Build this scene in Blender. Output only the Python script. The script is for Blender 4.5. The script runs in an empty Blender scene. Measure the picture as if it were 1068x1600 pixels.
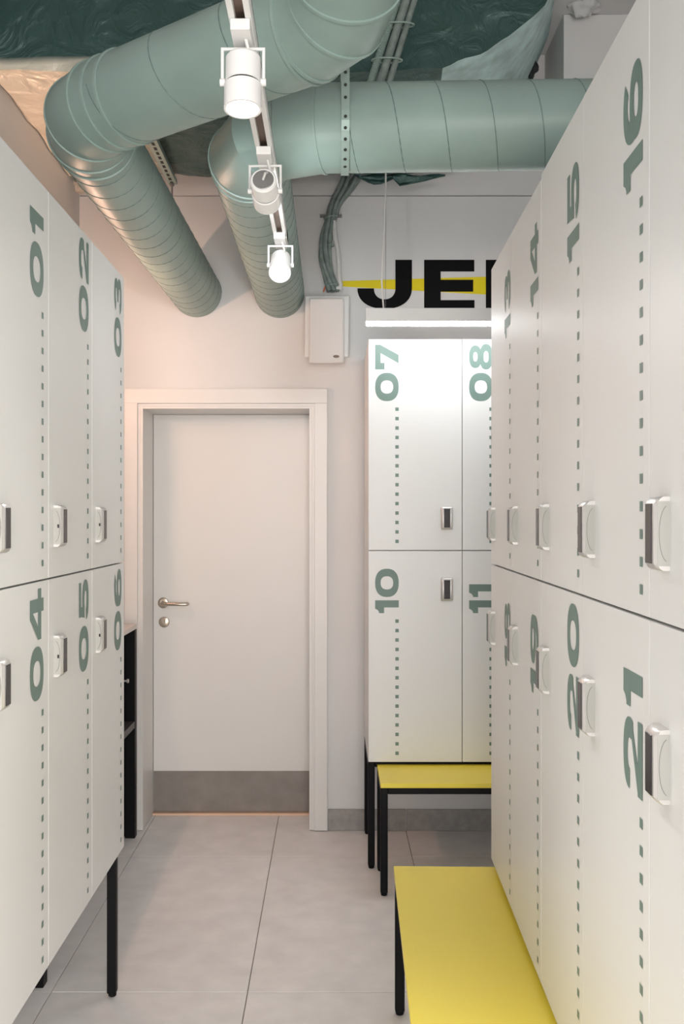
import bpy, bmesh, math, random
from mathutils import Vector, Matrix, noise
random.seed(7)
S = bpy.context.scene
COL = S.collection
# ------------------------------------------------------------------ camera, world, exposure
F, CX, CY, EYE = 1532.0, 518.0, 807.0, 1.458
cam = bpy.data.cameras.new('camera'); cam_o = bpy.data.objects.new('camera', cam); COL.objects.link(cam_o)
cam_o.location = (0, 0, EYE); cam_o.rotation_euler = (math.pi/2, 0, 0)
cam.sensor_fit = 'VERTICAL'; cam.sensor_height = 36; cam.lens = 36*F/1600
cam.shift_x = (534-CX)/1600; cam.shift_y = (CY-800)/1600
cam.clip_start = .05
S.camera = cam_o
w = bpy.data.worlds.new('world'); S.world = w; w.use_nodes = True
w.node_tree.nodes['Background'].inputs[0].default_value = (.93, .965, 1, 1)
w.node_tree.nodes['Background'].inputs[1].default_value = 1.5
S.view_settings.view_transform = 'Standard'; S.view_settings.look = 'None'
S.view_settings.gamma = 1; S.view_settings.use_curve_mapping = False
S.view_settings.exposure = 0.7

def area(name, loc, rot, sx, sy, power, col=(1, 1, 1)):
    l = bpy.data.lights.new(name, 'AREA'); l.shape = 'RECTANGLE'; l.size = sx; l.size_y = sy
    l.energy = power; l.color = col
    o = bpy.data.objects.new(name, l); COL.objects.link(o); o.location = loc; o.rotation_euler = rot
    return o
# added fill light behind the camera, in place of unseen daylight
fill = area('added_fill_light', (.5, -1.9, 1.35), (math.radians(86), 0, math.radians(14)), 1.5, 1.7, 38, (1, .93, .87))
fill.data.spread = math.radians(130)

# ------------------------------------------------------------------ materials
MATS = {}
def lin(c):
    return tuple(((x/255)/12.92 if x/255 <= .04045 else ((x/255+.055)/1.055)**2.4) for x in c)
def mat(name, col, rough=.5, metal=0, bump=0, bscale=60, var=0, vscale=4, emit=None, estr=0, coat=0):
    m = bpy.data.materials.new(name); m.use_nodes = True
    nt = m.node_tree; b = nt.nodes['Principled BSDF']
    b.inputs['Base Color'].default_value = (*col, 1); b.inputs['Roughness'].default_value = rough
    b.inputs['Metallic'].default_value = metal
    if coat: b.inputs['Coat Weight'].default_value = coat
    if emit:
        b.inputs['Emission Color'].default_value = (*emit, 1); b.inputs['Emission Strength'].default_value = estr
    tc = nt.nodes.new('ShaderNodeTexCoord')
    if var:
        n = nt.nodes.new('ShaderNodeTexNoise'); n.inputs['Scale'].default_value = vscale; n.inputs['Detail'].default_value = 5
        nt.links.new(tc.outputs['Object'], n.inputs['Vector'])
        r = nt.nodes.new('ShaderNodeValToRGB')
        r.color_ramp.elements[0].position = .3; r.color_ramp.elements[1].position = .7
        r.color_ramp.elements[0].color = (*[c*(1-var) for c in col], 1)
        r.color_ramp.elements[1].color = (*[min(1, c*(1+var)) for c in col], 1)
        nt.links.new(n.outputs['Fac'], r.inputs['Fac']); nt.links.new(r.outputs['Color'], b.inputs['Base Color'])
    if bump:
        n2 = nt.nodes.new('ShaderNodeTexNoise'); n2.inputs['Scale'].default_value = bscale; n2.inputs['Detail'].default_value = 4
        nt.links.new(tc.outputs['Object'], n2.inputs['Vector'])
        bp = nt.nodes.new('ShaderNodeBump'); bp.inputs['Strength'].default_value = bump; bp.inputs['Distance'].default_value = .01
        nt.links.new(n2.outputs['Fac'], bp.inputs['Height']); nt.links.new(bp.outputs['Normal'], b.inputs['Normal'])
    MATS[name] = m
    return m
M_wall = mat('wall_paint', (.72, .715, .71), .75, bump=.06, bscale=30, var=.02)
M_ceil = mat('ceiling_paint', (.6, .6, .6), .8, bump=.1, bscale=20)
M_white = mat('white_lacquer', (.74, .73, .71), .35)
M_lock_w = mat('locker_laminate', (.75, .755, .745), .42, bump=.015, bscale=300)
M_num = mat('green_vinyl', (.15, .225, .198), .5)
M_chrome = mat('brushed_chrome', (.60, .585, .57), .38, .6)
M_grip = mat('lock_side_plastic', (.44, .435, .405), .45)
M_blackstrip = mat('lock_black_plastic', (.018, .016, .018), .25)
M_black = mat('black_steel', (.005, .005, .006), .5)
M_yellow = mat('yellow_laminate', (.84, .69, .075), .33, bump=.01, bscale=300)
M_tile = mat('porcelain_tile', (.86, .84, .835), .42, bump=.03, bscale=90, var=.06, vscale=9)
M_grout = mat('grout', (.27, .23, .21), .9)
M_skirt = mat('skirting_tile', (.33, .315, .30), .5, bump=.05, bscale=120, var=.14, vscale=30)
M_kick = mat('kick_plate_steel', (.25, .225, .205), .5, .2, bump=.03, bscale=40, var=.12, vscale=12)
M_nickel = mat('satin_nickel', (.5, .43, .36), .28, .95)
M_duct = mat('duct_green_paint', (.235, .325, .298), .42, bump=.02, bscale=25, var=.09, vscale=5)
M_seam = mat('duct_seam_green', (.12, .18, .17), .5)
M_galv = mat('strap_green_paint', (.27, .36, .33), .45, .2)
M_hole = mat('strap_hole', (.02, .025, .025), .8)
M_track = mat('track_white', (.72, .72, .71), .4)
M_slot = mat('track_slot_copper', (.16, .11, .085), .5, .3)
M_grille = mat('grille_grey', (.25, .25, .25), .4, .6)
M_lamp = mat('lamp_glow', (1, 1, 1), .3, emit=(1, .97, .93), estr=30)
M_led = mat('led_glow', (1, 1, 1), .3, emit=(.94, .98, 1), estr=18)
M_speaker = mat('speaker_white', (.68, .665, .65), .55, bump=.12, bscale=700)
M_cable = mat('cable_grey_green', (.19, .235, .22), .6, var=.3, vscale=30)
M_cablew = mat('cable_white', (.66, .66, .64), .5)
M_orange = mat('wire_orange', (.6, .11, .03), .5)
M_print = mat('black_print', (.005, .005, .006), .8)
for _m in (M_black, M_print): _m.node_tree.nodes['Principled BSDF'].inputs['Specular IOR Level'].default_value = .15
M_stripe = mat('yellow_print', (.80, .66, .0), .6)
M_gap_light = mat('painted_gap_light', (.80, .55, .40), .5)  # bright peach imitates light leaking under the door
M_foam = mat('expanding_foam', (.55, .50, .43), .8, bump=.5, bscale=60)
M_counter = mat('counter_top_laminate', (.62, .58, .55), .4)

# painted foil: bare beige foil on the left, sprayed green elsewhere
def foil_material():
    m = bpy.data.materials.new('insulation_foil'); m.use_nodes = True; nt = m.node_tree; b = nt.nodes['Principled BSDF']
    tc = nt.nodes.new('ShaderNodeTexCoord'); sx = nt.nodes.new('ShaderNodeSeparateXYZ')
    nt.links.new(tc.outputs['Object'], sx.inputs[0])
    n = nt.nodes.new('ShaderNodeTexNoise'); n.inputs['Scale'].default_value = 3; n.inputs['Detail'].default_value = 6
    nt.links.new(tc.outputs['Object'], n.inputs['Vector'])
    ma = nt.nodes.new('ShaderNodeMath'); ma.operation = 'MULTIPLY_ADD'
    nt.links.new(n.outputs['Fac'], ma.inputs[0]); ma.inputs[1].default_value = .35; nt.links.new(sx.outputs['X'], ma.inputs[2])
    mr = nt.nodes.new('ShaderNodeMapRange'); nt.links.new(ma.outputs[0], mr.inputs['Value'])
    mr.inputs['From Min'].default_value = -.80; mr.inputs['From Max'].default_value = -.5
    # only the underside was left bare: the front got the spray
    mz = nt.nodes.new('ShaderNodeMapRange'); nt.links.new(sx.outputs['Z'], mz.inputs['Value'])
    mz.inputs['From Min'].default_value = 2.99; mz.inputs['From Max'].default_value = 3.02
    mx = nt.nodes.new('ShaderNodeMath'); mx.operation = 'MAXIMUM'
    nt.links.new(mr.outputs[0], mx.inputs[0]); nt.links.new(mz.outputs[0], mx.inputs[1])
    mix = nt.nodes.new('ShaderNodeMix'); mix.data_type = 'RGBA'
    mix.inputs['A'].default_value = (.85, .78, .64, 1); mix.inputs['B'].default_value = (.036, .085, .078, 1)
    nt.links.new(mx.outputs[0], mix.inputs['Factor']); nt.links.new(mix.outputs['Result'], b.inputs['Base Color'])
    b.inputs['Roughness'].default_value = .36; b.inputs['Metallic'].default_value = .25
    v = nt.nodes.new('ShaderNodeTexNoise'); v.inputs['Scale'].default_value = 9; v.inputs['Detail'].default_value = 7; v.inputs['Distortion'].default_value = 1.5
    nt.links.new(tc.outputs['Object'], v.inputs['Vector'])
    bp = nt.nodes.new('ShaderNodeBump'); bp.inputs['Strength'].default_value = .6; bp.inputs['Distance'].default_value = .03
    nt.links.new(v.outputs['Fac'], bp.inputs['Height']); nt.links.new(bp.outputs['Normal'], b.inputs['Normal'])
    return m
M_foil = foil_material()   # crinkled wrap

# ------------------------------------------------------------------ helpers
class MB:
    def __init__(s): s.v = []; s.f = []; s.mi = []
    def add(s, vs, fs, mi=0):
        o = len(s.v); s.v += [tuple(p) for p in vs]; s.f += [tuple(i+o for i in f) for f in fs]; s.mi += [mi]*len(fs); return s
    def box(s, a, b, mi=0):
        x0, y0, z0 = a; x1, y1, z1 = b
        return s.add([(x0,y0,z0),(x1,y0,z0),(x1,y1,z0),(x0,y1,z0),(x0,y0,z1),(x1,y0,z1),(x1,y1,z1),(x0,y1,z1)],
              [(0,3,2,1),(4,5,6,7),(0,1,5,4),(1,2,6,5),(2,3,7,6),(3,0,4,7)], mi)
    def sweep(s, pts, r, n=16, cap=True, mi=0):
        P = [Vector(p) for p in pts]; d = (P[1]-P[0]).normalized()
        up = Vector((0,0,1)) if abs(d.z) < .9 else Vector((1,0,0))
        a = d.cross(up).normalized(); b = a.cross(d)
        off = [a*math.cos(t*2*math.pi/n)*r + b*math.sin(t*2*math.pi/n)*r for t in range(n)]
        rings = [[P[0]+o for o in off]]
        for i in range(1, len(P)):
            d = (P[i]-P[i-1]).normalized()
            off = [(o-d*o.dot(d)).normalized()*r for o in off]
            if i < len(P)-1:
                d2 = (P[i+1]-P[i]).normalized(); nn = (d+d2).normalized()
                ring = []
                for o in off:
                    t = -o.dot(nn)/max(.2, d.dot(nn)); ring.append(P[i]+o+d*t)
                off = [(q-P[i])-d2*((q-P[i]).dot(d2)) for q in ring]
            else: ring = [P[i]+o for o in off]
            rings.append(ring)
        vs = [q for R in rings for q in R]; fs = []
        for i in range(len(rings)-1):
            for k in range(n):
                k2 = (k+1) % n; fs.append((i*n+k, i*n+k2, (i+1)*n+k2, (i+1)*n+k))
        if cap: fs.append(tuple(reversed(range(n)))); fs.append(tuple(range((len(rings)-1)*n, len(rings)*n)))
        return s.add(vs, fs, mi)
    def lathe(s, origin, axis, prof, n=32, mi=0):   # prof: (distance along axis, radius)
        d = Vector(axis).normalized(); up = Vector((0,0,1)) if abs(d.z) < .9 else Vector((1,0,0))
        a = d.cross(up).normalized(); b = a.cross(d); O = Vector(origin); vs = []; fs = []
        for (t, r) in prof:
            for k in range(n):
                an = 2*math.pi*k/n; vs.append(O+d*t+a*math.cos(an)*r+b*math.sin(an)*r)
        for i in range(len(prof)-1):
            for k in range(n):
                k2 = (k+1) % n; fs.append((i*n+k, i*n+k2, (i+1)*n+k2, (i+1)*n+k))
        fs.append(tuple(reversed(range(n)))); fs.append(tuple(range((len(prof)-1)*n, len(prof)*n)))
        return s.add(vs, fs, mi)
    def mesh(s, name, mats, smooth=False):
        me = bpy.data.meshes.new(name); me.from_pydata(s.v, [], s.f)
        for m in (mats if isinstance(mats, (list, tuple)) else [mats]): me.materials.append(m)
        me.polygons.foreach_set('material_index', s.mi)
        bm = bmesh.new(); bm.from_mesh(me); bmesh.ops.recalc_face_normals(bm, faces=bm.faces); bm.to_mesh(me); bm.free()
        if smooth:
            me.polygons.foreach_set('use_smooth', [True]*len(me.polygons)); me.set_sharp_from_angle(angle=math.radians(35))
        me.update(); return me
    def obj(s, name, mats, parent=None, bevel=0, smooth=False, seg=2):
        return link(name, s.mesh(name, mats, smooth), parent, bevel, seg)
def link(name, me, parent=None, bevel=0, seg=2):
    o = bpy.data.objects.new(name, me); COL.objects.link(o)
    if parent: o.parent = parent
    if bevel:
        m = o.modifiers.new('bevel', 'BEVEL'); m.width = bevel; m.segments = seg; m.limit_method = 'ANGLE'; m.angle_limit = math.radians(40)
    return o
def box(name, a, b, m, parent=None, bevel=0): return MB().box(a, b).obj(name, m, parent, bevel)
def thing(name, label, cat, loc=(0,0,0), rz=0, group=None):
    o = bpy.data.objects.new(name, None); COL.objects.link(o); o.empty_display_size = .1
    o.location = loc; o.rotation_euler = (0, 0, rz); return tag(o, label, cat, group)
def tag(o, label, cat, group=None):
    o['label'] = label; o['category'] = cat
    if group: o['group'] = group
    return o
def struct(o, label=None, cat=None):
    o['kind'] = 'structure'
    if label: o['label'] = label; o['category'] = cat
    return o
def at(u, v, Y): return Vector(((u-CX)/F*Y, Y, EYE-(v-CY)/F*Y))   # pixel + known depth -> point

# ------------------------------------------------------------------ the setting
YW = 4.558; XL, XR, ZC = -1.171, 1.335, 3.6
DX0, DX1, DZ = -.887, -.092, 1.97           # door opening
fl = struct(box('floor', (XL-.1, -2.2, -.05), (XR+.1, 4.9, -.004), M_grout), 'floor of large pale grey porcelain tiles with thin joints', 'floor')
xs = [-.86+.602*k for k in range(-1, 5)]; ys = [4.206-1.2*k for k in range(-1, 6)]
for i in range(len(xs)-1):
    for j in range(len(ys)-1):
        x0, x1 = max(xs[i], XL), min(xs[i+1], XR); y1, y0 = min(ys[j], 4.8), max(ys[j+1], -2.2)
        if x1-x0 < .03 or y1-y0 < .03: continue
        g = .0015
        t = MB().box((x0+g, y0+g, -.012), (x1-g, y1-g, random.uniform(-.0003, .0003))).obj('floor_tile', M_tile, fl, .0008, seg=1)
wb = MB()
wb.box((XL-.1, YW, -.05), (DX0, 4.86, 2.946)); wb.box((DX1, YW, -.05), (XR+.1, 4.86, 2.946)); wb.box((DX0, YW, DZ), (DX1, 4.86, 2.946))
struct(wb.obj('wall_back', M_wall), 'white painted end wall around the door', 'wall')
struct(box('trim_1', (XL-.1, YW-.007, 2.95), (XR+.1, 4.86, ZC), M_wall), 'plastered beam along the top of the end wall above a thin crack', 'beam')
struct(box('wall_left', (XL-.1, -2.2, -.05), (XL, 4.86, ZC), M_wall), 'white painted wall behind lockers 01 to 06', 'wall')
struct(box('wall_right', (XR, -2.2, -.05), (XR+.1, 4.86, ZC), M_wall), 'white painted wall behind the right locker row', 'wall')
struct(box('ceiling', (XL-.1, -2.2, ZC), (XR+.1, 4.86, ZC+.1), M_ceil), 'white ceiling slab above the ducts', 'ceiling')
struct(box('trim_2', (.988, 4.18, 2.55), (XR, YW-.008, ZC), M_wall, bevel=.004), 'boxed white bulkhead in the upper right corner of the end wall', 'bulkhead')
bb = bpy.data.objects.new('baseboard_back', None); COL.objects.link(bb); bb.location = (0, YW, 0)
struct(bb, 'grey tiled baseboard along the end wall', 'baseboard')
for a, b in ((-1.168, -.962), (-.018, .344), (.347, .946), (.949, XR)):
    box('baseboard_tile', (a+.001, -.011, .001), (b-.001, -.0005, .099), M_skirt, bb, .001)

struct(box('wall_light_block', (XL-.1, -2.3, 2.25), (XR+.1, -2.2, ZC), M_wall), 'added white wall panel behind the viewer, blocking light from above', 'wall')  # unseen panel, added to keep world light off the ducts
# door
door = bpy.data.objects.new('door_1', None); COL.objects.link(door); door.location = (0, YW, 0)
struct(door, 'white flush door with a grey kick plate and lever handle', 'door')
tr = MB()
for k, (o, i, yy) in enumerate((( .071, .012, -.022), (.012, -.0, -.013))):
    tr.box((DX0-o, yy, .004), (DX0-i, 0, DZ+i)); tr.box((DX1+i, yy, .004), (DX1+o, 0, DZ+i)); tr.box((DX0-o, yy, DZ+i), (DX1+o, 0, DZ+(.08 if k == 0 else o)))
tr.obj('door_casing', M_white, door, .0015)
jb = MB(); jb.box((DX0, -.012, .004), (DX0+.012, .30, DZ)); jb.box((DX1-.012, -.012, .004), (DX1, .30, DZ)); jb.box((DX0+.012, -.012, DZ-.012), (DX1-.012, .30, DZ))
jb.obj('door_jamb', M_white, door, .001)
leaf = box('door_leaf', (DX0+.014, .245, .012), (DX1-.014, .285, DZ-.014), M_white, door, .002)
box('kick_plate', (DX0+.016, .2425, .013), (DX1-.016, .2448, .212), M_kick, leaf, .0008)
hx, hz = -.824, 1.035
h = MB(); h.lathe((hx, .245, hz), (0,-1,0), [(0,.026),(.007,.026),(.009,.023),(.009,.011),(.04,.0095)], 28)
h.sweep([(hx,.205,hz),(hx+.006,.198,hz),(hx+.02,.194,hz-.001),(hx+.105,.194,hz-.003),(hx+.118,.198,hz-.003),(hx+.122,.21,hz-.003),(hx+.122,.225,hz-.003)], .0085, 14)
h.obj('door_handle', M_nickel, leaf, smooth=True)
k = MB(); k.lathe((hx+.004, .245, hz-.094), (0,-1,0), [(0,.026),(.006,.026),(.008,.023)], 28); k.box((hx, .232, hz-.110), (hx+.008, .237, hz-.082)); k.lathe((hx+.004, .237, hz-.088), (0,-1,0), [(0,.0085),(.004,.0085)], 16)
k.obj('lock_cylinder', M_nickel, leaf, smooth=True)
box('gap_light_strip', (DX0+.013, .22, .0005), (DX1-.013, .30, .010), M_gap_light, door)  # strip coloured as the warm light line below the door

# ------------------------------------------------------------------ digits (unit cap height, wide bold)
def se(a, p=2.35):
    c, s_ = math.cos(a), math.sin(a)
    return math.copysign(abs(c)**(2/p), c), math.copysign(abs(s_)**(2/p), s_)
def ring(out, cx, cy, ro, ri, a0=0, a1=360, n=36):
    n = max(8, int(n*abs(a1-a0)/360)); prev = None
    for k in range(n+1):
        x, y = se(math.radians(a0+(a1-a0)*k/n))
        cur = ((cx+ro[0]*x, cy+ro[1]*y), (cx+ri[0]*x, cy+ri[1]*y))
        if prev: out.append([prev[0], cur[0], cur[1], prev[1]])
        prev = cur
def rect(out, a, b, c, d): out.append([(a, b), (c, b), (c, d), (a, d)])
def digit(ch):
    o = []
    if ch == '0': ring(o, .6, .5, (.6, .5), (.28, .265)); wd = 1.2
    elif ch == '1':
        rect(o, .24, 0, .54, 1); o.append([(0, .62), (.24, .62), (.24, 1), (.19, 1), (.13, .89), (.06, .84), (0, .83)]); wd = .54
    elif ch == '2':
        ring(o, .54, .66, (.54, .34), (.23, .12), 180, -28)
        o.append([(0, .22), (.40, .22), (1.06, .56), (.78, .56)]); o.append([(.78, .56), (1.06, .56), (1.03, .5), (.7, .45)]); rect(o, 0, 0, 1.1, .235); wd = 1.1
    elif ch == '3':
        ring(o, .52, .72, (.50, .28), (.21, .085), 170, -90); ring(o, .54, .3, (.54, .3), (.23, .095), 90, -172); rect(o, .33, .42, .6, .61); wd = 1.08
    elif ch == '4':
        rect(o, .62, 0, .92, 1); rect(o, 0, .18, 1.14, .42); o.append([(0, .42), (.3, .42), (.63, .8), (.63, 1), (.5, 1)]); wd = 1.14
    elif ch == '5':
        rect(o, .12, .77, 1.02, 1); o.append([(.07, .42), (.36, .42), (.38, .78), (.12, .78)]); ring(o, .54, .33, (.54, .33), (.24, .115), 140, -170); wd = 1.08
    elif ch in '69':
        ring(o, .57, .33, (.57, .33), (.25, .115)); ring(o, .6, .5, (.6, .5), (.28, .28), 50, 190); wd = 1.14
        if ch == '9': o = [[(1.14-x, 1-y) for x, y in q] for q in o]
    elif ch == '7':
        rect(o, 0, .77, 1.05, 1); rect(o, 0, .6, .28, .78); o.append([(.26, 0), (.62, 0), (1.05, .78), (.70, .78)]); wd = 1.05
    elif ch == '8':
        ring(o, .54, .735, (.48, .265), (.2, .09)); ring(o, .54, .28, (.54, .28), (.24, .105)); wd = 1.08
    lay = []; n_ = 0
    for q in o:
        if len(lay) and len(q) == 4 and len(lay[-1]) == 5 and q[0] == lay[-1][2]: lay.append([n_]+q)   # next piece of the same ring
        else: n_ += 1; lay.append([n_]+q)
    return lay, wd
def number_meshes(txt, xb, z0, cap, y):
    u = 0; out = []
    for ch in txt:
        mb = MB(); polys, wd = digit(ch); rings = 0
        for k, q in enumerate(polys):      # overlapping strokes lie a hair above one another
            yy = y-.00006*(q[0] if isinstance(q[0], int) else 0)
            mb.add([(xb-v*cap, yy, z0+(u+uu)*cap) for uu, v in q[1:]], [tuple(range(len(q)-1))])
        u += wd+.14; out.append(mb.mesh('digit', M_num))
    return out

# ------------------------------------------------------------------ lockers
LZ, LH, LD = .447, .871, .50
MESH = {}
def lock_meshes():
    a, t, p = .0225, .0475, .020
    mb = MB()  # body: C-shaped housing with rounded upper and lower noses
    prof = []
    for (x, y) in ((-a, 0), (-a, -p+.004), (-a+.004, -p), (a-.004, -p), (a, -p+.004), (a, 0)): prof.append((x, y))
    n = len(prof)
    zs = [(-t, .55), (-t+.003, .8), (-t+.010, 1), (t-.010, 1), (t-.003, .8), (t, .55)]
    vs = [(x, y*k, z) for z, k in zs for x, y in prof]; fs = []
    for i in range(len(zs)-1):
        for j in range(n-1): fs.append((i*n+j, i*n+j+1, (i+1)*n+j+1, (i+1)*n+j))
        fs.append((i*n+n-1, i*n, (i+1)*n, (i+1)*n+n-1))
    fs += [tuple(range(n)), tuple(range((len(zs)-1)*n, len(zs)*n))]
    mb.add(vs, fs); body = mb.mesh('lock', M_chrome, True)
    strip = MB().box((-.0125, -p-.0012, -t+.009), (.0125, -p+.001, t-.009)).mesh('lock_strip', M_blackstrip)
    side = MB().box((-.0003, -p+.0040, -t+.006), (.0003, -.0005, t-.006))
    sidem = side.mesh('lock_side_plate', M_grip)
    arc = MB()
    if True:
        pts = [(0, -.003-.011*math.cos(q), .036*math.sin(q)) for q in [math.radians(d) for d in range(-80, 81, 16)]]
        arc.sweep(pts, .0005, 5)
    arcm = arc.mesh('lock_groove', M_grille)
    key = MB().box((-a-.0016, -.0125, -.004), (-a-.0003, -.0085, .004)).mesh('keyhole', M_blackstrip)
    return body, strip, sidem, arcm, key
LOCK = lock_meshes()
def dots_mesh(xc, h, y):
    mb = MB()
    for k in range(15):
        z = h-.29-.0388*k; mb.add([(xc-.007, y, z-.007), (xc+.007, y, z-.007), (xc+.007, y, z+.007), (xc-.007, y, z+.007)], [(0, 1, 2, 3)])
    return mb.mesh('dotted_line', M_num)
def locker(num, loc, rz, wdt, upper, bank, extra=0, label='', group=''):
    h = LH+(extra if upper else 0)
    t = thing('locker', label, 'locker', loc, rz, group)
    key = ('c', wdt, h)
    if key not in MESH:
        MESH[key] = MB().box((.0008, .020, .0005), (wdt-.0008, LD, h-.0005)).mesh('carcass', M_lock_w)
        MESH['d', wdt, h] = MB().box((.0012, 0, .002), (wdt-.0012, .018, h-.002)).mesh('door', M_lock_w)
    link('carcass', MESH[key], t)
    d = link('door', MESH['d', wdt, h], t, .0012, 2)
    xb = .125 if bank == 'B' else wdt-(.04 if bank == 'L' else .031)
    for me in number_meshes(num, xb, h-.257-(extra if upper else 0), .097, -.0006): link('digit', me, d)
    dk = ('dots', xb, h)
    if dk not in MESH: MESH[dk] = dots_mesh(xb-.007, LH, -.0006)
    link('dotted_line', MESH[dk], d)['kind'] = 'stuff'
    lx = wdt-.0645 if bank == 'B' else .064
    lz = .118 if upper else h-(.159 if bank == 'B' else .18)
    if bank == 'B' and upper: lz = .133
    lk = link('lock', LOCK[0], t, 0); lk.location = (lx, 0, lz)
    link('lock_strip', LOCK[1], lk)
    for sx in (-1, 1):
        link('lock_side_plate', LOCK[2], lk).location.x = sx*.0228; link('lock_groove', LOCK[3], lk).location.x = sx*.0232
    if bank == 'L': link('keyhole', LOCK[4], lk)
    return t
TH = math.radians(1.385); DIRX, DIRY = math.sin(TH), math.cos(TH)
def rb(s_, off=0):     # point on right bank face: s_ metres from its far end, off metres behind the face
    Y0 = 2.895; p = Vector((.4006+.02417*Y0, Y0, 0)); return p - Vector((DIRX, DIRY, 0))*s_ + Vector((DIRY, -DIRX, 0))*off
LCOL = ('nearest column', 'middle column', 'column closest to the door')
BCOL = ('leftmost column, fully in view', 'second column, half hidden', 'hidden third column')
RCOL = ('farthest column', 'second column from the far end', 'middle column', 'second nearest column', 'nearest column, cut off by the frame')
WL, WB, WR = .400, .386, .390
for row, (z, up) in enumerate(((LZ+LH, True), (LZ, False))):
    rname = 'upper' if up else 'lower'
    for c in range(3):
        n = '%02d' % (1+c+3*row)
        locker(n, (-.635, 1.8+WL*c, z), math.pi/2, WL, up, 'L', 0, 'white locker numbered %s, %s row on the left, %s' % (n, rname, LCOL[c]), 'lockers of the left row')
        n = '%02d' % (7+c+3*row)
        locker(n, (.150+WB*c, 4.03, z), 0, WB, up, 'B', 0, 'white locker numbered %s, %s row at the end wall, %s' % (n, rname, BCOL[c]), 'lockers at the end wall')
    for c in range(5):
        n = '%02d' % (13+c+5*row)
        p = rb(WR*c, 0)
        jo = (.0, .0002, .0, .0003, .0001)[c]
        p = p + Vector((-DIRY, DIRX, 0))*jo
        p.z = z
        locker(n, p, -math.pi/2-TH, WR, up, 'R', .009 if c >= 2 else 0, 'white locker numbered %s, %s row on the right, %s' % (n, rname, RCOL[c]), 'lockers of the right row')

def stand(name, loc, rz, L, y0, y1, ztop, label, cat, mids=(), top=None):
    t = thing(name, label, cat, loc, rz)
    s = .028
    xsl = [0, L-s]+list(mids)
    leg = MB().box((0, 0, .012), (s, s, ztop)); leg.lathe((s/2, s/2, 0), (0,0,1), [(0,.011),(.004,.0125),(.012,.0125)], 14)
    lm = leg.mesh('leg', M_black)
    for x in xsl:
        for y in (y0, y1-s):
            o = link('leg', lm, t, .003); o.location = (x, y, 0)
    for y in (y0, y1-s): MB().box((s, y, ztop-.025), (L-s, y+s, ztop)).obj('rail', M_black, t, .003)
    for x in (0, L-s): MB().box((x, y0+s, ztop-.025), (x+s, y1-s, ztop)).obj('rail', M_black, t, .003)
    if top:
        MB().box((0, y0-.003, ztop), (L, y1, ztop+.018)).obj('seat_top', M_yellow, t, .0012)
    return t
stand('locker_stand', (-.635, 1.8, 0), math.pi/2, 3*WL-.004, .018, .49, LZ-.001, 'black steel stand carrying lockers 01 to 06 on the left', 'stand')
stand('locker_stand', (.150, 4.03, 0), 0, 3*WB, .024, .49, LZ-.001, 'black steel stand under the lockers 07 to 12 at the end wall', 'stand')
p = rb(0); stand('locker_stand', (p.x, p.y, 0), -math.pi/2-TH, 5*WR, .036, .49, LZ-.001, 'black steel stand under the right locker row', 'stand', mids=(2.5*WR,))
# benches, pushed against the lockers: the tops slide just under the locker bottoms
stand('bench', (.187, 3.76, 0), 0, 1.11, 0, .29, .417, 'yellow bench in front of lockers 10 and 11 at the end wall', 'bench', top=True)
p = rb(.015, -.285); stand('bench', (p.x, p.y, 0), -math.pi/2-TH, 1.9, 0, .315, .411, 'large yellow bench in the foreground along the right lockers', 'bench', top=True)

# black open counter between the left lockers and the door
ct = thing('counter', 'black open shelf counter with a pale top beside the door', 'counter', (-.891, 3.03, 0))
CD = -.255; CL = 1.455
MB().box((CD, 0, .945), (.0, CL, .967)).obj('counter_top', M_counter, ct, .002)
for y in (0, CL-.045): MB().box((-.045, y, 0), (0, y+.045, .945)).obj('post', M_black, ct, .002)
MB().box((CD, 0, 0), (-.045, .02, .945)).obj('end_panel', M_black, ct, .001); MB().box((CD, CL-.02, 0), (-.045, CL, .945)).obj('end_panel', M_black, ct, .001)
MB().box((CD, .02, .02), (CD+.012, CL-.02, .945)).obj('back_panel', M_black, ct)
MB().box((CD+.012, .02, .50), (-.001, CL-.045, .53)).obj('shelf', mat('shelf_dark_grey', (.07, .065, .065), .5), ct, .001)
kn = MB(); kn.lathe((-.03, 1.25, .74), (1,0,0), [(0,.004),(.025,.004),(.027,.009),(.035,.009)], 14); kn.obj('hook', M_chrome, ct, smooth=True)
# lamp over the counter: warm tube on the left wall
vl = thing('wall_lamp', 'warm tube lamp on the left wall above the counter', 'lamp', (XL, 3.85, 2.08))
MB().box((.0, -.3, -.02), (.025, .3, .02)).obj('lamp_base', M_track, vl, .003)
MB().sweep([(.045, -.28, 0), (.045, .28, 0)], .014, 14).obj('tube', mat('warm_tube', (1, .8, .7), .4, emit=(1, .60, .43), estr=56), vl, smooth=True)

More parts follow.
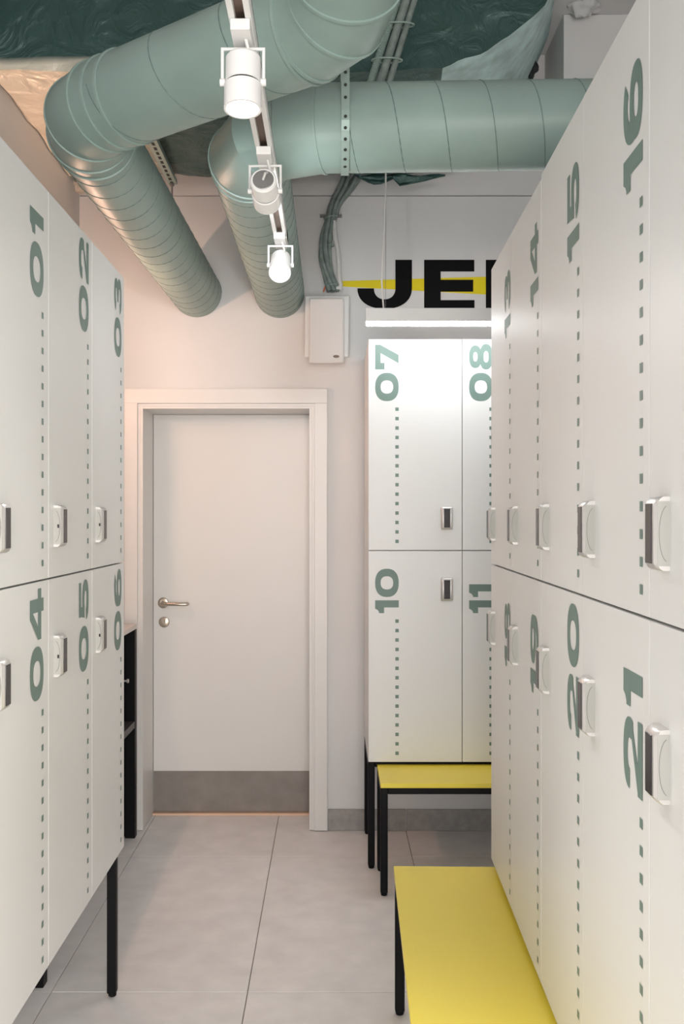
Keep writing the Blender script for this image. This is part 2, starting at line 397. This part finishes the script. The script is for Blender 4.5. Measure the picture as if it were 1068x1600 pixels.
# ------------------------------------------------------------------ ducts
def bend(pts, R, segs=2):
    P = [Vector(p) for p in pts]; out = [P[0]]; joints = []
    for i in range(1, len(P)-1):
        a = (P[i-1]-P[i]).normalized(); b = (P[i+1]-P[i]).normalized()
        half = math.acos(max(-1, min(1, a.dot(b))))/2; T = R/math.tan(half)
        c = P[i]+(a+b).normalized()*(R/math.sin(half)); s0 = P[i]+a*T-c; s1 = P[i]+b*T-c
        tot = s0.angle(s1); ax = s0.cross(s1).normalized()
        for k in range(segs+1):
            q = c+Matrix.Rotation(tot*k/segs, 3, ax) @ s0; out.append(q); joints.append(len(out)-1)
    out.append(P[-1]); return out, joints
def helix(p0, p1, r, pitch, tube, n=28, hand=-1):
    a, b = Vector(p0), Vector(p1); d = (b-a).normalized(); L = (b-a).length
    up = Vector((0,0,1)); x = d.cross(up).normalized(); y = x.cross(d); N = int(L/pitch*n)
    pts = [a+d*(L*k/N)+x*math.cos(2*math.pi*k/n)*r+y*math.sin(hand*2*math.pi*k/n)*r for k in range(N+1)]
    mb = MB(); mb.sweep(pts, tube, 5); return mb
def ringseam(P, d, r, tube):
    d = Vector(d).normalized(); x = d.cross(Vector((0,0,1)))
    if x.length < .01: x = Vector((1,0,0))
    x.normalize(); y = x.cross(d); n = 48; vs = []; fs = []
    for k in range(n):
        o = x*math.cos(2*math.pi*k/n)+y*math.sin(2*math.pi*k/n)
        for (t, rr) in ((-tube*1.4, r-.002), (-tube, r+tube), (tube, r+tube), (tube*1.4, r-.002)): vs.append(Vector(P)+d*t+o*rr)
    for k in range(n):
        for j in range(3): a = k*4+j; b = ((k+1) % n)*4+j; fs.append((a, b, b+1, a+1))
    return MB().add(vs, fs)
DR = .114
def duct(pts, R, label, helices, extra_rings=()):
    path, joints = bend(pts, R)
    t = thing('air_duct', label, 'air duct', tuple(path[-1]))
    off = Vector(path[-1])
    q = [p-off for p in path]
    MB().sweep(q, DR, 56).obj('duct_pipe', M_duct, t, smooth=True)
    for j in joints:
        d = (q[j+1]-q[j]).normalized()+(q[j]-q[j-1]).normalized()
        ringseam(q[j], d, DR*1.004, .0035).obj('duct_ring', M_duct, t, smooth=True)
    for (P, d) in extra_rings: ringseam(Vector(P)-off, d, DR, .004).obj('duct_ring', M_duct, t, smooth=True)
    for (a, b, pitch) in helices: helix(Vector(a)-off, Vector(b)-off, DR, pitch, .0016).obj('spiral_seam', M_seam, t)
    return t
c1 = Vector((-.665, 2.59, 2.515)); c2 = Vector((.03, 2.09, 2.53))
dA = (c2-c1).normalized()
duct([(-.625, YW-.004, 2.497), tuple(c1), tuple(c2), (.05, .7, 2.95)], .19, 'green round air duct that bends twice and runs into the wall above the door',
     [((-.662, 2.77, 2.513), (-.625, YW-.002, 2.497), .105), (tuple(c1+dA*.16), tuple(c2-dA*.12), .22)], [(c1+dA*.14, dA), (c1+dA*.19, dA), (c2-dA*.11, dA), ((-.6625, 2.74, 2.513), (-.02,1,0))])
duct([(XR-.004, 2.60, 2.505), (-.241, 2.63, 2.495), (-.241, YW-.001, 2.494)], .22, 'green round air duct crossing above the right lockers and turning into the end wall',
     [((.04, 2.625, 2.497), (XR-.01, 2.60, 2.505), .124), ((-.241, 2.9, 2.495), (-.241, YW-.002, 2.494), .105)], [((-.241, 2.88, 2.495), (0, 1, 0))])

# foil wrapped rectangular duct
near = [(-1.165, 3.59), (-1.165, 2.97), (.2, 2.97), (.37, 2.985), (.50, 3.03), (.62, 3.10), (.72, 3.19), (.79, 3.34), (.82, 3.59)]
far = [(-1.165, 3.59), (-1.165, 2.97), (.2, 2.97), (.40, 2.98), (.56, 3.02), (.70, 3.12), (.82, 3.28), (.90, 3.44), (.96, 3.59)]
def resample(pr, n):
    L = [0]
    for i in range(1, len(pr)): L.append(L[-1]+math.dist(pr[i], pr[i-1]))
    out = []
    for k in range(n):
        t = L[-1]*k/(n-1); i = max(j for j in range(len(L)) if L[j] <= t+1e-9); i = min(i, len(L)-2)
        f = (t-L[i])/(L[i+1]-L[i]); out.append((pr[i][0]+(pr[i+1][0]-pr[i][0])*f, pr[i][1]+(pr[i+1][1]-pr[i][1])*f))
    return out
n, m = 110, 44
A, B = resample(near, n), resample(far, n); vs = []; fs = []
for j in range(m):
    t = j/(m-1)
    for i in range(n):
        x = A[i][0]+(B[i][0]-A[i][0])*t; z = A[i][1]+(B[i][1]-A[i][1])*t; y = 3.33+1.02*t
        q = Vector((x, y, z)); dz = noise.fractal(q*6, 1, 2, 4)*.012
        edge = min(1, i/3, (n-1-i)/3)
        vs.append((x, y+noise.noise(q*9)*.008, min(3.595, z+dz*edge)))
for j in range(m-1):
    for i in range(n-1): a = j*n+i; fs.append((a, a+1, a+n+1, a+n))
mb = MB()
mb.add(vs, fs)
mb.mi = [1 if vs[f[0]][0] > .36 else 0 for f in fs]   # the rounded right side is a paler teal
# end faces: grid towards the top edge so they crease as well
for j, yy in ((0, 3.33), (m-1, 4.35)):
    base = [vs[j*n+i] for i in range(n)]; rows = 16; vv = []; ff = []
    for r_ in range(rows+1):
        for (x, y, z) in base:
            zz = z+(3.595-z)*r_/rows; q = Vector((x, y, zz)); vv.append((x, y+(noise.fractal(q*5, 1, 2, 4)*.014 if 0 < r_ else 0), zz))
    for r_ in range(rows):
        for i in range(n-1): a = r_*n+i; ff.append((a, a+1, a+n+1, a+n))
    mb.add(vv, ff)
fo = mb.obj('insulated_duct', [M_foil, mat('pale_teal_side', (.40, .56, .56), .45, bump=.5, bscale=14, var=.3, vscale=12)], smooth=True)
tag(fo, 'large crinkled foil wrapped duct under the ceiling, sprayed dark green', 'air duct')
# loose foil flap hanging at the far edge of that duct
vv = []; ff = []
for i in range(15):
    for j in range(5):
        x = .10+.40*i/14; q = Vector((x*7, j*.8, 0)); dp = (.05*math.sin(math.pi*min(1, i/7)) if i < 7 else .05*(1-(i-7)/7.5))
        vv.append((x, 4.33+.02*noise.noise(q*2), 2.968-dp*j/4+.012*noise.noise(q*1.7)))
for i in range(14):
    for j in range(4): a = i*5+j; ff.append((a, a+1, a+6, a+5))
fp = MB().add(vv, ff).obj('foil_flap', M_foil, fo, smooth=True); sm = fp.modifiers.new('thick', 'SOLIDIFY'); sm.thickness = .002

# perforated strap round the crossing duct
st = thing('hanger_strap', 'perforated strap looped under the crossing green duct', 'strap', (.035, 2.624, 2.612))
def strap_pts():
    r = DR+.006; pts = []
    pts.append((0, -r-.0, .46))
    for d in range(0, 181, 12):
        a = math.radians(d); pts.append((0, -r*math.cos(a), -.115-r*math.sin(a)))
    pts.append((0, r, .37)); return pts
sp = strap_pts(); vs = []; fs = []
for (x, y, z) in sp: vs += [(x-.0105, y, z), (x+.0105, y, z)]
for i in range(len(sp)-1): fs.append((2*i, 2*i+1, 2*i+3, 2*i+2))
so = MB().add(vs, fs).obj('strap_band', M_galv, st); so.modifiers.new('thick', 'SOLIDIFY').thickness = .002
ho = MB()
for k in range(13):
    z = .30-.032*k
    if z > -.115: ho.lathe((0, -DR-.0075, z), (0,-1,0), [(0, .0042), (.0008, .0042)], 12)
for d in range(8, 85, 13):
    a = math.radians(d); nrm = Vector((0, -math.cos(a), -math.sin(a))); ho.lathe(Vector((0,0,-.115))+nrm*(DR+.0066), nrm, [(0, .0042), (.0014, .0042)], 12)
ho.obj('strap_holes', M_hole, st)['kind'] = 'stuff'
# perforated channel with threaded rod under the foil duct
ch = thing('mounting_channel', 'perforated steel channel with a threaded rod under the foil duct', 'channel', (-.705, 4.33, 2.93))
MB().box((-.02, -.75, 0), (.02, .02, .022)).obj('channel_bar', M_galv, ch, .002)
for k in range(15): MB().box((-.006, -.72+.05*k, -.0008), (.006, -.69+.05*k, .001)).obj('slot', M_hole, ch)
MB().sweep([(0, 0, .02), (0, 0, -.09)], .004, 10).obj('threaded_rod', M_grille, ch); MB().lathe((0, 0, -.012), (0,0,1), [(0, .011), (.010, .011)], 6).obj('nut', M_grille, ch)

# conduits rising beside the foil duct
cd = thing('conduit_bundle', 'three grey green conduits strapped together beside the foil duct', 'conduit', tuple(at(575, 140, 3.22)))
o0 = at(575, 140, 3.22)
for k, (dx, r) in enumerate(((0, .013), (.034, .014), (.066, .010))):
    p0 = at(566, 165, 3.26)+Vector((dx, 0, 0))-o0; p1 = at(634, -40, 3.20)+Vector((dx*.8, 0, 0))-o0
    mb = MB()
    if k == 0:
        d = (p1-p0); L = d.length; prof = []; N = 90
        for i in range(N): prof += [(L*i/N, r*.86), (L*(i+.5)/N, r)]
        mb.lathe(p0, d, prof, 14)
    else: mb.sweep([p0, p1], r, 14)
    mb.obj('conduit', M_duct if k == 0 else M_cable, cd, smooth=True)
for tt in (.35, .62):
    p0 = at(566, 165, 3.26)-o0; p1 = at(634, -40, 3.20)-o0; c = p0.lerp(p1, tt)+Vector((.031, 0, 0)); d = (p1-p0).normalized(); x = Vector((1,0,0)); y = Vector((0,1,0))
    MB().sweep([c+x*.05*math.cos(a)+y*.019*math.sin(a) for a in [math.pi*2*i/24 for i in range(25)]], .003, 6, cap=False).obj('clamp', M_galv, cd)

# cable bundle down the wall
cb = thing('cable_bundle', 'bundle of grey green cables running down to the speaker', 'cables', tuple(at(522, 463, 4.5)))
o0 = at(522, 463, 4.5)
path = [(556, 262), (541, 292), (524, 318), (516, 345), (509, 375), (508, 402), (512, 425), (517, 442), (521, 455)]
random.seed(3)
for k in range(6):
    pts = []
    for i, (u, v) in enumerate(path):
        sp_ = (1.9 if i == 0 else 1.4 if i == 1 else .8 if i in (3, 6) else 1.0)
        ang = k*1.05+i*.35
        pts.append(at(u, v, 4.5)+Vector((math.cos(ang)*.022*sp_, math.sin(ang)*.016, 0))-o0)
    # smooth
    cu = []
    for i in range(len(pts)-1):
        p0, p1, p2, p3 = pts[max(0, i-1)], pts[i], pts[i+1], pts[min(len(pts)-1, i+2)]
        for j in range(5):
            t = j/5; cu.append(.5*((2*p1)+(p2-p0)*t+(2*p0-5*p1+4*p2-p3)*t*t+(3*p1-p0-3*p2+p3)*t**3))
    cu.append(pts[-1])
    MB().sweep(cu, (.0125, .011, .010, .0115, .009, .010)[k], 10).obj('cable', M_cable, cb, smooth=True)
wp = [at(u, v, 4.49)-o0 for u, v in ((521, 345), (523, 372), (527, 392), (529, 415), (529, 436), (532, 444), (531, 450), (525, 450))]
MB().sweep(wp, .010, 10).obj('white_cable', M_cablew, cb, smooth=True)
wp = [at(u, v, 4.5)-o0 for u, v in ((512, 440), (508, 447), (505, 456))]
MB().sweep(wp, .003, 8).obj('orange_wire', M_orange, cb, smooth=True)
for (u, v) in ((516, 340), (512, 385), (518, 446)):
    c = at(u, v, 4.5)-o0
    MB().sweep([c+Vector((.03*math.cos(a), .026*math.sin(a), .006*math.cos(a))) for a in [math.pi*2*i/20 for i in range(21)]], .0025, 6, cap=False).obj('cable_tie', M_galv, cb)
br = at(517, 336, 4.52)-o0; MB().box(br+Vector((-.052, 0, -.004)), br+Vector((.05, .03, .004))).obj('wall_bracket', M_grille, cb)

# speaker
spk = thing('speaker', 'white box speaker mounted on the wall above the door', 'speaker', (-.024, YW, 2.150))
MB().add([(-.104, -.001, .048), (.104, -.001, .048), (.108, -.001, .333), (-.100, -.001, .333), (-.100, -.11, .03), (.100, -.11, .03), (.104, -.11, .310), (-.097, -.11, .310)],
         [(0, 1, 2, 3), (4, 5, 6, 7), (0, 1, 5, 4), (1, 2, 6, 5), (2, 3, 7, 6), (3, 0, 4, 7)]).obj('speaker_cabinet', M_track, spk, .006)
gr_ = MB().box((-.078, -.135, .0), (.080, -.1105, .295)).obj('speaker_grille', M_speaker, spk, .008)
bd = MB(); bd.lathe((0, 0, 0), (0, -1, 0), [(0, 1), (1, 1)], 24)
bdo = bd.obj('badge', M_slot, spk); bdo.location = (.044, -.1352, .030); bdo.scale = (.0145, .0012, .0065)

# wall lettering
lt = thing('wall_lettering', 'black letters JE over a yellow wedge painted on the end wall', 'lettering', (.3, YW, 2.42))
def wl(zx, zy): p = at(440+zx/3.051, 250+zy/3.051, YW-.0012); return (p.x-.3, -.0012, p.z-2.42)
def poly(name, pts, m, dy=0): 
    return MB().add([(x, y-dy, z) for x, y, z in [wl(*q) for q in pts]], [tuple(range(len(pts)))]).obj(name, m, lt)
poly('yellow_wedge', [(285, 577), (285, 603), (980, 642), (1400, 655), (1400, 540), (980, 556)], M_stripe)
J = MB(); J.add([wl(*q) for q in ((541, 476), (620, 476), (620, 612), (541, 612))], [(0, 1, 2, 3)])
def arcpt(cx, cy, rx, ry, d): x, y = se(math.radians(d), 2.2); return wl(cx+rx*x, cy+ry*y)
for k in range(20):
    a0, a1 = 180*k/20, 180*(k+1)/20
    J.add([arcpt(490, 612, 130, 98, a0), arcpt(490, 612, 130, 98, a1), arcpt(490, 612, 51, 52, a1), arcpt(490, 612, 51, 52, a0)], [(0, 1, 2, 3)])
jo = J.obj('letter_j', M_print, lt); jo.location.y = -.0008
E = MB()
for (a, b, c, d) in ((678, 476, 757, 710), (757, 476, 917, 532), (757, 571, 912, 628), (757, 668, 918, 710)):
    E.add([wl(a, b), wl(c, b), wl(c, d), wl(a, d)], [(0, 1, 2, 3)])
eo = E.obj('letter_e', M_print, lt); eo.location.y = -.0008
I_ = MB().add([wl(972, 476), wl(1052, 476), wl(1052, 710), wl(972, 710)], [(0, 1, 2, 3)]).obj('letter_stem', M_print, lt); I_.location.y = -.0008

# linear pendant lamp in front of the back lockers
LY = 3.87
pd = thing('pendant_lamp', 'long white linear pendant lamp above lockers 07 and 08', 'lamp', (.134, LY, 2.213))
MB().box((0, -.02, .012), (1.17, .02, .064)).obj('lamp_housing', M_track, pd, .001)
MB().box((.002, -.019, 0), (1.168, .019, .0118)).obj('diffuser', M_led, pd)
cp = [at(u, v, LY)-Vector((.134, LY, 2.213)) for u, v in ((603, 228), (602, 300), (600, 360), (597, 410), (596, 440), (599, 484))]
MB().sweep(cp, .0035, 8).obj('power_cord', M_cablew, pd, smooth=True)
MB().sweep([at(602.5, 228, LY)-Vector((.134, LY, 2.213)), at(602, 484, LY)-Vector((.134, LY, 2.213))], .0009, 6).obj('suspension_wire', M_grille, pd)
MB().sweep([(1.05, 0, .06), (1.05, 0, .73)], .0009, 6).obj('suspension_wire', M_grille, pd)

# track with spotlights
TX, TZ = -.1465, 2.25
tk = thing('light_track', 'white ceiling track with a slot running towards the door', 'track', (TX, 2.88, TZ))
tb = MB(); tb.box((-.0185, -2.5, .004), (-.008, 0, .034)); tb.box((.008, -2.5, .004), (.0185, 0, .034)); tb.box((-.0185, -2.5, .026), (.0185, 0, .036)); tb.box((-.0185, -.09, .0), (.0185, .004, .034))
tb.obj('track_rail', M_track, tk, .0015)
MB().box((-.008, -2.5, .016), (.008, -.09, .0262)).obj('slot', M_slot, tk)
for y in (-.5, -2.0): MB().sweep([(0, y, .03), (0, y, 1.34)], .0012, 6).obj('suspension_wire', M_grille, tk)
def spot(loc_y, axis, label, lit, power, back=False, drop=.075, cone=75, tint=(1, .97, .95)):
    t = thing('track_spotlight', label, 'spotlight', (TX, loc_y, TZ), 0, 'spotlights on the white track')
    MB().box((-.016, -.055, -.014), (.016, .055, .004)).obj('adapter', M_track, t, .002)
    ax = Vector(axis).normalized(); C = Vector((0, 0, -drop))
    side = ax.cross(Vector((0, 0, 1))).normalized()
    b = MB()
    b.lathe(C-ax*.045, ax, [(0, .026), (.004, .029), (.046, .029), (.047, .0275), (.050, .0275), (.051, .031), (.092, .031), (.092, .027), (.084, .0265)], 36)
    b.obj('spot_body', M_track, t, smooth=True)
    MB().lathe(C+ax*.0018, ax, [(0, .0278), (.0034, .0278)], 36).obj('gap_ring', M_blackstrip, t)
    MB().lathe(C-ax*.0458, ax, [(0, .021), (.0012, .024)], 28).obj('rear_grille', M_grille, t)
    yk = MB()
    top = Vector((0, 0, -.014))
    yk.sweep([C+side*.034, Vector((side.x*.034, side.y*.034, -.02)), Vector((side.x*-.034, side.y*-.034, -.02)), C-side*.034], .0028, 8)
    yk.lathe(C+side*.029, side, [(0, .006), (.009, .006)], 12); yk.lathe(C-side*.029, -side, [(0, .006), (.009, .006)], 12)
    yk.obj('yoke', M_track, t)
    MB().sweep([C-ax*.046, C-ax*.062+Vector((.006, 0, .004)), Vector((.012, -.01, -.035)), Vector((.006, -.02, -.012))], .0028, 8).obj('cord', M_cablew, t, smooth=True)
    MB().lathe(C+ax*.040, ax, [(0, .026), (.0015, .026)], 32).obj('bulb_face', M_lamp, t)
    l = bpy.data.lights.new('spot_beam', 'SPOT'); l.energy = power; l.color = tint; l.spot_size = math.radians(cone); l.spot_blend = 1; l.shadow_soft_size = .03
    lo = bpy.data.objects.new('spot_beam', l); COL.objects.link(lo); lo.parent = t; lo.location = C+ax*.050; lo.rotation_euler = ax.to_track_quat('-Z', 'Y').to_euler()
    return t
spot(1.62, (0, -.12, -1), 'nearest white track spotlight pointing down with a glowing face', True, 22, tint=(1, .93, .87))
spot(2.16, (.03, .97, -.22), 'middle white track spotlight turned away showing its rear grille', True, 13, cone=125, tint=(.95, .97, 1))
spot(2.80, (.0, -.77, -.64), 'farthest white track spotlight facing the camera and glowing', True, 26, cone=70)
spot(1.02, (0, .1, -1), 'added unseen track spotlight above the frame, next along the track', True, 15, tint=(1, .9, .82))  # unseen, added to put more light on the floor
spot(.55, (-.1, .1, -1), 'added unseen track spotlight above the viewer at the near track end', True, 15, tint=(1, .9, .82))  # second unseen spotlight added for floor light

# foam lumps
def lump(name, c, s, label, m, seed):
    bm = bmesh.new(); bmesh.ops.create_icosphere(bm, subdivisions=4, radius=1)
    for v in bm.verts:
        k = 1+.45*noise.fractal(v.co*1.8+Vector((seed, 0, 0)), 1, 2, 3); v.co = Vector((v.co.x*s[0]*k, v.co.y*s[1]*k, v.co.z*s[2]*k))
    me = bpy.data.meshes.new(name); bm.to_mesh(me); bm.free(); me.materials.append(m)
    me.polygons.foreach_set('use_smooth', [True]*len(me.polygons)); o = link(name, me); o.location = c; return tag(o, label, 'foam')
lump('foam_patch', at(118, 288, 4.50), (.05, .05, .04), 'beige expanding foam lump in the upper left wall corner', M_foam, 1.3)
tf = lump('torn_edge', at(829, 104, 4.20), (.026, .03, .05), 'x', M_hole, 2.2); tf.parent = fo
for k_ in ('label', 'category'): del tf[k_]
lump('foam_patch', at(912, 8, 4.12), (.06, .05, .045), 'white foam lump at the top of the bulkhead on the right', M_ceil, 5.1)
